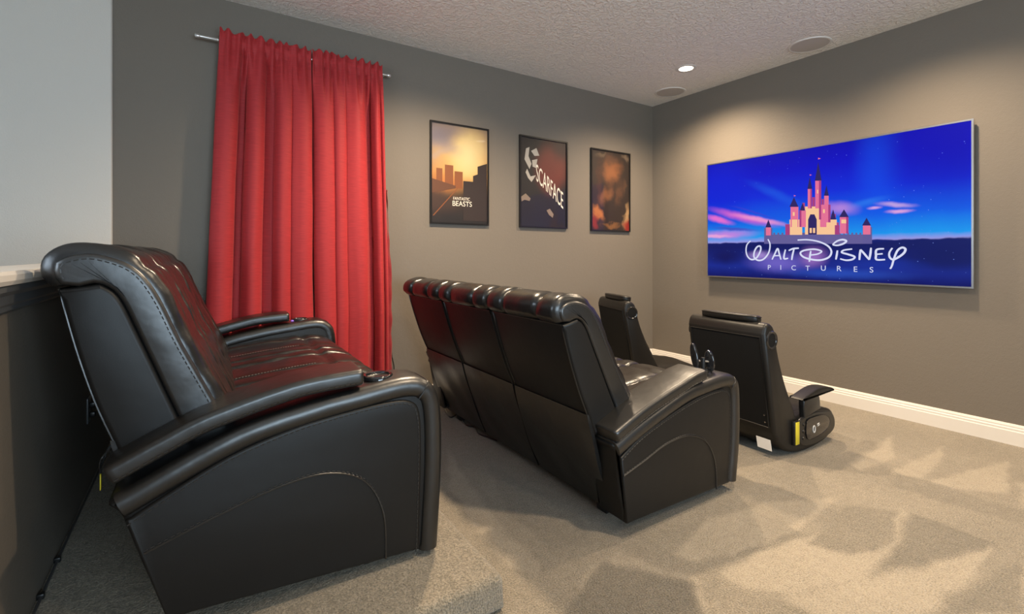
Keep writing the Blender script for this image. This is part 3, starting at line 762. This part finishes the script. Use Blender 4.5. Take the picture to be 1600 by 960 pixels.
sky = [(0.0, (6, 12, 90)), (0.10, (20, 40, 140)), (0.26, (8, 20, 95)), (0.295, (10, 24, 100)), (0.302, (150, 150, 225)), (0.34, (20, 150, 235)), (0.48, (4, 90, 226)), (0.66, (0, 40, 215)), (0.85, (0, 8, 195)), (1.0, (0, 0, 175))]
blobs = [blob(120, 400, .40, .36, 0, (0, 30, 212), 0.95, 0.75), blob(960, 300, .16, .5, 0, (0, 80, 235), 0.95, .55), blob(1400, 150, .5, .4, 0, (0, 0, 178), .95, .8),
         blob(1350, 760, .38, .12, 0, (8, 22, 92), 0.8, .9), blob(1200, 690, .75, .035, 3, (10, 24, 96), 0.5, .9),
         blob(430, 430, .34, .05, -30, (20, 90, 225), .95, .6), blob(150, 640, .32, .05, 0, (190, 130, 220), 0.9, .95),
         blob(230, 545, .36, .045, -17, (206, 96, 205), 0.85, .95), blob(110, 560, .18, .035, -16, (232, 110, 205), 0.8, .95), blob(330, 560, .30, .028, -14, (240, 150, 205), .85, .9),
         blob(200, 610, .26, .020, -6, (60, 70, 190), .85, .8), blob(90, 650, .2, .02, 0, (240, 165, 215), .8, .85), blob(300, 520, .26, .012, -20, (60, 60, 205), .8, .6),
         blob(1060, 480, .13, .022, -8, (190, 160, 225), .9, .95), blob(945, 497, .05, .014, 0, (215, 165, 225), .9, .95), blob(1080, 515, .09, .016, 0, (225, 165, 220), .9, .95), blob(900, 470, .16, .035, 10, (40, 120, 235), .95, .7),
         blob(760, 500, .14, .06, -10, (215, 150, 215), .95, .6),
         blob(430, 790, .30, .10, 0, (120, 105, 205), 0.95, .75), blob(330, 750, .13, .05, 0, (180, 150, 220), .95, .7), blob(620, 760, .12, .10, 0, (170, 120, 200), .95, .7), blob(760, 850, .5, .05, 0, (40, 80, 190), .95, .7),
         blob(150, 760, .20, .09, 0, (8, 14, 84), .9, .85), blob(960, 800, .3, .06, 0, (20, 50, 160), .95, .6)]
SCREEN = picture('screen_picture', (0, 0, 0), blobs, emit=1.0, grad=(TVH, sky), noise_amt=0.03)
def screen_plane():
    V = [(XT + 0.002, ty1 - bz, tz0 + bz), (XT + 0.002, ty0 + bz, tz0 + bz), (XT + 0.002, ty0 + bz, tz1 - bz), (XT + 0.002, ty1 - bz, tz1 - bz)]
    V += [(x + 0.003, y, z) for x, y, z in V]
    o = build('screen', tvl(V), [(0, 1, 2, 3), (7, 6, 5, 4), (0, 4, 5, 1), (1, 5, 6, 2), (2, 6, 7, 3), (3, 7, 4, 0)], SCREEN, tv, smooth=False)
    uv = o.data.uv_layers.new(name='UVMap')
    for l in o.data.loops:
        c = o.data.vertices[l.vertex_index].co; uv.data[l.index].uv = ((TVW / 2 - c.y), c.z)
    return o
screen = screen_plane()
def scr3(p, d): return (XT + 0.002 - d - XR, ty1 - p[0] - (ty0 + ty1) / 2, p[1])
def flat(name, polys, mat, d, parent):
    if name != 'sparkle':
        for pl in polys: build(name, [scr3(q, d) for q in pl], [tuple(range(len(pl)))], mat, parent, smooth=False, recalc=False)
        return
    V, Fc = [], []
    for pl in polys:
        k = len(V); V += [scr3(q, d) for q in pl]; Fc.append(tuple(range(k, k + len(pl))))
    return build(name, V, Fc, mat, parent, smooth=False, recalc=False)
def strokes(name, lines, w, mat, d, parent):
    V, Fc = [], []
    for ln in lines:
        ln = catmull(ln, 7) if len(ln) > 2 else ln
        nn = normals2(ln); k = len(V); n = len(ln)
        for i, (p, q) in enumerate(zip(ln, nn)):
            e = w * (0.55 + 0.45 * math.sin(PI * (0.12 + 0.76 * i / (n - 1))))
            V += [scr3((p[0] + q[0] * e, p[1] + q[1] * e), d), scr3((p[0] - q[0] * e, p[1] - q[1] * e), d)]
        for i in range(n - 1): Fc.append((k + 2 * i, k + 2 * i + 1, k + 2 * i + 3, k + 2 * i + 2))
    return build(name, V, Fc, mat, parent, smooth=False, recalc=False)
G_PINK, G_GOLD, G_MAG = glow('screen_pink', (226, 112, 150)), glow('screen_gold', (246, 196, 150)), glow('screen_magenta', (165, 60, 125))
G_NAVY, G_STONE, G_WHITE = glow('screen_navy', (42, 34, 98)), glow('screen_stone', (98, 92, 150)), glow('screen_white', (214, 218, 244))
G_STAR = glow('screen_star', (130, 160, 245))
# a generic castle: block walls with round towers under cone roofs
def quadp(cx0, cx1, cy0, cy1): return [tvp(cx0, cy1), tvp(cx1, cy1), tvp(cx1, cy0), tvp(cx0, cy0)]
def cone(cx, w, base, tip): return [tvp(cx - w, base), tvp(cx + w, base), tvp(cx, tip)]
flat('castle_wall', [quadp(362, 930, 640, 690), quadp(356, 400, 605, 690), quadp(884, 934, 600, 690), quadp(560, 680, 630, 690)], G_STONE, 0.0006, screen)
flat('castle_block', [quadp(492, 560, 560, 642), quadp(640, 745, 560, 640), quadp(575, 655, 490, 640)], G_GOLD, 0.0009, screen)
flat('castle_tower', [quadp(498, 540, 490, 600), quadp(545, 580, 510, 600), quadp(656, 712, 480, 600), quadp(762, 808, 545, 635), quadp(590, 612, 395, 500), quadp(630, 662, 350, 500), quadp(678, 702, 430, 520), quadp(366, 392, 600, 645), quadp(886, 926, 590, 640)], G_PINK, 0.0012, screen)
flat('castle_shade', [quadp(650, 662, 350, 560), quadp(604, 612, 395, 500), quadp(700, 712, 480, 600), quadp(796, 808, 545, 635), quadp(545, 556, 510, 600), quadp(735, 760, 590, 640), quadp(470, 494, 585, 642)], G_MAG, 0.0015, screen)
flat('castle_roof', [cone(516, 24, 492, 440), cone(601, 13, 396, 330), cone(646, 18, 352, 250), cone(690, 13, 432, 375), cone(784, 26, 547, 505), cone(379, 16, 602, 560), cone(905, 24, 592, 550), cone(726, 16, 560, 505), cone(562, 14, 512, 470)], G_NAVY, 0.0015, screen)
flat('castle_gate', [[tvp(592, 640), tvp(638, 640), tvp(638, 560), tvp(626, 532), tvp(604, 532), tvp(592, 560)]], G_NAVY, 0.0018, screen)
flat('castle_window', [quadp(600, 612, 605, 632), quadp(618, 630, 605, 632), quadp(510, 520, 520, 540), quadp(672, 682, 505, 525), quadp(640, 646, 400, 420)], G_GOLD, 0.0021, screen)
flat('castle_merlon', [quadp(405 + 22 * k, 415 + 22 * k, 630, 641) for k in range(22)], G_STONE, 0.0007, screen)
flat('castle_pennant', [[tvp(646, 238), tvp(646, 228), tvp(660, 233)], [tvp(601, 325), tvp(601, 317), tvp(612, 321)], [tvp(516, 436), tvp(516, 428), tvp(527, 432)]], G_PINK, 0.0015, screen)
flat('castle_turret', [quadp(560, 574, 470, 520), quadp(614, 628, 440, 500), quadp(664, 676, 450, 485), quadp(716, 740, 530, 600), quadp(546, 560, 585, 640), quadp(742, 756, 575, 630)], G_MAG, 0.0008, screen)
flat('castle_bay', [quadp(505, 535, 560, 600), quadp(690, 735, 575, 625), quadp(770, 796, 560, 580)], G_GOLD, 0.0018, screen)
rs = random.Random(8); stars = []
for k in range(150):
    cx = rs.uniform(80, 1440); cy = rs.uniform(90, 900); e = rs.choice((0.0016, 0.0022, 0.003)); 
    if cy < 262 - (cx - 50) * 0.155 + 25 or (340 < cx < 950 and 330 < cy < 840): continue
    s, u = tvp(cx, cy); stars.append([(s - e, u), (s, u - e), (s + e, u), (s, u + e)])
flat('sparkle', stars, G_STAR, 0.0006, screen)['kind'] = 'stuff'
def lp(*pts): return [(lambda q: q)(tvp((1150 + x * 0.175 - 1090) / 0.29164, (360 + y * 0.175 - 180) / 0.29164)) for x, y in pts]
word = [lp((285, 80), (303, 120), (300, 175), (280, 222), (240, 262), (195, 268), (162, 240), (165, 190), (190, 148), (218, 145), (218, 185), (185, 245), (140, 262), (105, 235), (90, 185), (98, 130), (130, 95)),
        lp((322, 262), (345, 215), (372, 165), (388, 215), (402, 262)), lp((340, 228), (394, 226)),
        lp((442, 172), (430, 225), (432, 255), (466, 250)), lp((470, 182), (510, 165), (562, 160)), lp((518, 170), (505, 220), (498, 266)),
        lp((668, 185), (660, 235), (655, 282)), lp((550, 88), (640, 85), (740, 102), (820, 140), (852, 190), (830, 240), (760, 266), (680, 262), (605, 240), (575, 205), (610, 180), (700, 170), (764, 188), (730, 212), (665, 222)),
        lp((906, 180), (900, 220), (892, 262)), lp((862, 130), (900, 98), (950, 84), (985, 96), (958, 120), (905, 135), (864, 130)),
        lp((1038, 168), (965, 178), (945, 198), (1000, 215), (1058, 236), (1040, 260), (985, 268), (930, 255)),
        lp((1102, 266), (1106, 215), (1112, 172)), lp((1112, 172), (1150, 215), (1190, 264)), lp((1190, 264), (1200, 210), (1206, 156)),
        lp((1322, 165), (1256, 174), (1250, 225), (1256, 262), (1332, 262)), lp((1254, 215), (1310, 210)),
        lp((1396, 158), (1370, 200), (1372, 240), (1402, 262), (1452, 240), (1500, 202), (1512, 168), (1482, 155), (1442, 182), (1412, 250), (1392, 318), (1376, 345))]
strokes('title_lettering', word, 0.0078, G_WHITE, 0.0027, screen)
V, Fc = [], []
for ch, cx, cy in (('P', 298, 331), ('I', 400, 332), ('C', 515, 335), ('T', 640, 339), ('U', 780, 338), ('R', 922, 342), ('E', 1068, 348), ('S', 1210, 353)):
    tv_, tf = text_vf(ch); mx = (min(v[0] for v in tv_) + max(v[0] for v in tv_)) / 2; s, u = lp((cx, cy))[0]; k = len(V); H = 0.042
    V += [scr3((s + (x - mx) * H, u + (y - 0.5) * H), 0.0027) for x, y in tv_]; Fc += [tuple(i + k for i in f) for f in tf]
build('subtitle_lettering', V, Fc, G_WHITE, screen, smooth=False, recalc=False)

# ------------------------------------------------------------------ framed posters
BLACKFRAME = simple('black_frame', (0.010, 0.009, 0.009), 0.3)
LETTER_W = simple('print_cream', lin((226, 216, 200))[:3], 0.5)
LETTER_G = simple('print_gold', lin((176, 120, 62))[:3], 0.5)
def poster(x0, x1, z0, z1, label, pic, letters, slabs=()):
    t = empty('framed_poster', (x0, YL, z0)); tag(t, label, 'poster', 'framed posters on the taupe wall')
    w, h = x1 - x0, z1 - z0; b = 0.014
    build('frame', *merge([box_vf(0, w, -0.022, 0, 0, b), box_vf(0, w, -0.022, 0, h - b, h), box_vf(0, b, -0.022, 0, b, h - b), box_vf(w - b, w, -0.022, 0, b, h - b)]), BLACKFRAME, t, smooth=False)
    V, Fc = box_vf(b, w - b, -0.012, -0.002, b, h - b)
    o = build('print', V, Fc, pic, t, smooth=False); uv = o.data.uv_layers.new(name='UVMap')
    for l in o.data.loops:
        c = o.data.vertices[l.vertex_index].co; uv.data[l.index].uv = (c.x, c.z)
    for i, (pl, mat) in enumerate(slabs):
        build('print_shape', [(x * w, -0.0124 - 0.0003 * i, z * h) for x, z in pl], [tuple(range(len(pl)))], mat, o, smooth=False, recalc=False)
    for s, cx, cz, hh, sx, slope, mat in letters:
        V, Fc = text_vf(s)
        build('lettering', [(cx * w + x * hh * sx, -0.0138, cz * h + y * hh + x * hh * sx * slope) for x, y in V], Fc, mat, o, smooth=False, recalc=False)
def pm(name, c): return simple(name, tuple(v * 0.65 for v in lin(c)[:3]), 0.5, coat=0.5)
PALE = pm('print_pale', (206, 196, 182)); TAN = pm('print_tan', (150, 130, 112)); DK = pm('print_dusk', (52, 38, 34)); EMB = pm('print_ember', (150, 88, 48)); RUST = pm('print_rust', (112, 70, 46))
P1 = picture('sunset_print', (120, 100, 90), [
    (0.34, 0.60, .34, .40, 0, (250, 200, 110), .95, .9), (0.36, 0.62, .20, .26, 0, (255, 232, 170), .95, .9), (0.10, 0.72, .22, .10, -25, (150, 140, 150), .9, .7), (0.12, 0.78, .3, .1, 20, (128, 118, 128), .9, .8),
    (0.08, 0.60, .2, .03, 25, (190, 170, 160), .9, .5), (0.18, 0.36, .22, .10, 0, (222, 130, 60), .9, .8), (0.10, 0.20, .25, .12, 0, (70, 48, 38), .9, .8), (0.42, 0.20, .3, .18, 0, (38, 28, 26), .8, .95), (0.3, 0.02, .5, .14, 0, (30, 24, 24), .8, .95)],
    noise_amt=0.05, gain=0.62, grad=(0.88, [(0.0, (36, 28, 26)), (0.3, (96, 62, 42)), (0.5, (206, 140, 76)), (0.75, (176, 150, 130)), (1.0, (112, 100, 104))]))
poster(1.638, 2.212, 1.502, 2.380, 'framed print of a glowing sunset skyline beside the red curtain', P1,
       [('FANTASTIC', 0.52, 0.245, 0.026, 0.85, 0, LETTER_W), ('BEASTS', 0.53, 0.185, 0.044, 0.95, 0, LETTER_W)],
       [([(.10, .40), (.10, .545), (.20, .545), (.20, .40)], EMB), ([(.24, .38), (.24, .585), (.38, .585), (.38, .38)], EMB), ([(.40, .36), (.40, .53), (.54, .53), (.54, .36)], EMB),
        ([(.03, .30), (.03, .44), (.42, .385), (.42, .36)], RUST), ([(.55, .04), (.55, .44), (.74, .44), (.74, .04)], DK), ([(.72, .04), (.72, .50), (.80, .52), (.80, .60), (.97, .64), (.97, .04)], DK),
        ([(.04, .08), (.06, .08), (.46, .36), (.44, .36)], EMB)])
P2 = picture('dark_red_print', (22, 16, 16), [
    (0.40, 0.62, .24, .26, 0, (120, 44, 30), .6, .9), (0.34, 0.50, .16, .20, 20, (112, 40, 28), .7, .7), (0.50, 0.80, .14, .14, 0, (46, 24, 22), .9, .8)], noise_amt=0.05, gain=0.7)
poster(2.553, 3.141, 1.498, 2.382, 'framed black and dark red print with slanted white lettering', P2,
       [('SCARFACE', 0.62, 0.375, 0.165, 0.30, -0.78, LETTER_W)],
       [([(.10, .74), (.13, .86), (.20, .88), (.18, .78), (.24, .70), (.20, .64)], PALE), ([(.23, .84), (.34, .88), (.40, .80), (.30, .79)], PALE), ([(.25, .74), (.36, .76), (.33, .66), (.26, .67)], PALE), ([(.12, .60), (.17, .54), (.24, .50), (.33, .58), (.22, .56), (.15, .64)], PALE),
        ([(.03, .33), (.12, .37), (.22, .32), (.20, .29), (.10, .30), (.04, .28)], TAN), ([(.55, .20), (.62, .22), (.70, .16), (.68, .12), (.60, .15)], TAN)])
P3 = picture('brown_gold_print', (44, 31, 24), [
    (0.30, 0.66, .17, .15, 0, (150, 92, 52), .9, .85), (0.30, 0.80, .16, .06, 0, (92, 60, 42), .9, .8), (0.22, 0.40, .16, .08, 35, (128, 80, 48), .9, .8), (0.42, 0.42, .06, .16, -20, (96, 62, 40), .9, .7),
    (0.10, 0.20, .12, .08, -40, (186, 112, 52), .6, .85), (0.05, 0.10, .06, .10, 0, (140, 40, 26), .8, .8), (0.53, 0.16, .05, .16, -15, (190, 150, 104), .6, .8), (0.55, 0.06, .08, .09, 0, (150, 34, 24), .7, .85),
    (0.14, 0.82, .09, .03, 20, (110, 92, 72), .8, .7), (0.52, 0.82, .05, .06, 30, (124, 104, 84), .8, .7), (0.5, 0.5, .03, .1, 0, (92, 62, 42), .8, .6), (0.12, 0.55, .05, .3, 0, (70, 40, 28), .9, .7), (0.3, 0.07, .16, .03, 0, (140, 92, 50), .7, .7)], noise_amt=0.17, gain=0.75)
poster(3.465, 4.054, 1.487, 2.368, 'framed print of mottled brown and gold nearest the wall corner', P3, [])

# ------------------------------------------------------------------ curtains on their rod
ROD_Y, ROD_Z = 3.69, 2.655
t = empty('curtain_rod', (0.62, ROD_Y, ROD_Z)); tag(t, 'satin nickel curtain rod over the red curtains', 'curtain rod')
build('rod', *tube_vf([(-0.50, 0, 0), (0.64, 0, 0)], 0.008, 14), RODM, t)
build('rod_sleeve', *tube_vf([(-0.62, 0, 0), (-0.52, 0, 0), (-0.515, 0, 0), (-0.51, 0, 0)], [0.0105, 0.0105, 0.012, 0.012], 14), RODM, t)
for x in (-0.625, 0.638): build('finial', *lathe_vf([(0.0, -0.014), (0.011, -0.014), (0.0135, -0.010), (0.0135, 0.010), (0.011, 0.014), (0.0, 0.014)], 18, 'x', (x, 0, 0)), RODM, t)
for x in (-0.46, 0.60): build('bracket', *merge([box_vf(x - 0.006, x + 0.006, 0.006, YL - ROD_Y, -0.008, 0.004), box_vf(x - 0.014, x + 0.014, YL - ROD_Y - 0.004, YL - ROD_Y, -0.03, 0.03)]), RODM, t, smooth=False)
def curtain(name, label, xt0, xt1, xb0, xb1, valleys, seed, satin):
    nu, nv, zt, zb = 220, 70, 2.715, 0.165
    V, Fc = [], []
    for j in range(nv + 1):
        v = (j / nv) ** 1.35
        for i in range(nu + 1):
            u = i / nu
            top = zt + 0.012 * noise.noise((u * 11, seed, 0)) + 0.022 * abs(math.sin(u * 30 + seed + 2 * noise.noise((u * 6, seed, 4)))) ** 3
            z = top + (zb - top) * v
            b = min(1, max(0, (v - 0.012) / 0.15)); b = b * b * (3 - 2 * b)
            g = 0.015 * math.sin(u * 2 * PI * 8.5 + 2.2 * noise.noise((u * 5, seed, 1))) + 0.010 * noise.noise((u * 26, seed, 2))
            uu = u + 0.012 * noise.noise((z * 0.7, u * 3, seed)); k = 0
            while k < len(valleys) - 2 and uu > valleys[k + 1][0]: k += 1
            (ca, da, hh), (cb, db, _) = valleys[k], valleys[k + 1]; tt = max(0, min(1, (uu - ca) / (cb - ca)))
            f = -0.048 + (da + (db - da) * tt) * (1 - hh * math.sin(PI * tt) ** 0.36) + 0.008 * noise.noise((u * 6, z * 0.8, seed))
            pinch = math.exp(-((z - ROD_Z) / 0.022) ** 2) * 0.5
            y = (1 - b) * g * (1 - pinch) + b * f
            front = -0.016 * (1 - b)
            if abs(z - ROD_Z) < 0.035: front = min(front, -0.013 - y)      # the rod runs behind the cloth
            x0 = xt0 + (xb0 - xt0) * min(1, v * 1.3); x1 = xt1 + (xb1 - xt1) * min(1, v * 1.3)
            V.append((x0 + (x1 - x0) * u + 0.004 * noise.noise((u * 14, z * 2, seed + 3)), min(ROD_Y + y + front, 3.757), z))
    m = nu + 1
    for j in range(nv):
        for i in range(nu): Fc.append((j * m + i, j * m + i + 1, (j + 1) * m + i + 1, (j + 1) * m + i))
    o = build(name, V, Fc, RED, None, recalc=False, angle=180)
    tag(o, label, 'curtain', 'red curtain panels')
    md = o.modifiers.new('thickness', 'SOLIDIFY'); md.thickness = 0.003
    if satin:
        V2, F2 = [], []
        for j in range(0, 41):
            v = j / 40; z = 1.75 + (0.17 - 1.75) * v; w = 0.052 * min(1, v * 2.2 + 0.05)
            for k in range(5):
                q = k / 4; V2.append((xb1 - 0.004 + w * q - 0.006 * noise.noise((z * 9, 0, 1)), 3.672 + 0.05 * q + 0.006 * math.sin(z * 30 + q * 2), z))
        for j in range(40):
            for k in range(4): F2.append((j * 5 + k, j * 5 + k + 1, j * 5 + k + 6, j * 5 + k + 5))
        h = build('hem_lining', V2, F2, SATIN, o, recalc=False, angle=180); md = h.modifiers.new('thickness', 'SOLIDIFY'); md.thickness = 0.002
    return o
curtain('curtain', 'red slub curtain panel hanging beside the pale stairwell wall', 0.118, 0.680, 0.035, 0.694, [(0.0, 0.05, 1), (0.225, 0.10, 0.12), (0.295, 0.10, 1), (0.50, 0.098, 0.1), (0.60, 0.08, 1), (0.77, 0.035, 1), (1.0, 0.06, 1)], 1.3, False)
curtain('curtain', 'red slub curtain panel hanging beside the sunset print', 0.690, 1.200, 0.706, 1.245, [(0.0, 0.06, 1), (0.27, 0.035, 1), (0.44, 0.028, 1), (0.755, 0.10, 0.1), (0.83, 0.10, 1), (0.95, 0.05, 1), (1.0, 0.03, 1)], 5.7, True)

# ------------------------------------------------------------------ sockets and cables
t = empty('wall_outlet', (XK, 2.99, 0.45)); tag(t, 'grey wall outlet with black plugs on the half wall', 'outlet')
rbox('plate', 0.0, 0.006, -0.036, 0.036, 0.0, 0.118, 0.002, GREYTRIM, t, 2)
for z in (0.036, 0.082): rbox('plug', 0.006, 0.030, -0.014, 0.014, z - 0.013, z + 0.013, 0.005, BLACKPL, t, 2)
pts = catmull([(XK + 0.010, 1.62, ZP + 0.010), (XK + 0.012, 2.0, ZP + 0.008), (XK + 0.011, 2.5, ZP + 0.010), (XK + 0.012, 2.95, ZP + 0.009), (XK + 0.016, 3.25, ZP + 0.02), (XK + 0.05, 3.30, ZP + 0.10), (XK + 0.12, 3.30, ZP + 0.12)], 6)
t = empty('power_cable', (0, 0, 0)); tag(t, 'thin cable clipped along the foot of the half wall', 'cable')
build('cord', *tube_vf(pts, 0.0045, 8), simple('grey_cable', (0.05, 0.05, 0.05), 0.5), t)
for y in (1.95, 2.13, 2.35): rbox('clip', XK, XK + 0.020, y - 0.008, y + 0.008, ZP, ZP + 0.018, 0.003, BLACKPL, t, 2)
pts = catmull([on_z(x, y, 0.008) + (0.008,) for x, y in ((692, 632), (703, 652), (716, 648), (728, 664), (742, 668), (748, 678), (764, 684), (776, 689))], 6)
tag(build('floor_cable', *tube_vf(pts, 0.005, 8), BLACKPL), 'tangled black cable on the carpet behind the front sofa', 'cable')
pts = catmull([(1.300, 3.762, 0.52), (1.306, 3.755, 0.42), (1.322, 3.75, 0.33), (1.318, 3.748, 0.24), (1.298, 3.748, 0.22), (1.288, 3.75, 0.30), (1.292, 3.757, 0.40), (1.290, 3.762, 0.48)], 6)
tag(build('wall_cable', *tube_vf(pts, 0.004, 8), BLACKPL), 'black looped cable on the wall beside the red curtain', 'cable')
t = empty('warning_tag', (-0.235, 1.80, ZP + 0.44)); tag(t, 'small yellow tag on a cord behind the rear sofa arm', 'tag')
rbox('flag', -0.001, 0.001, -0.010, 0.010, 0.0, 0.045, 0.0005, YELLOW, t, 1)
build('cord', *tube_vf(catmull([(0, 0, 0.045), (0.0, 0.0, 0.085), (0.03, 0.01, 0.115), (0.075, 0.02, 0.11)], 5), 0.0025, 6), BLACKPL, t)
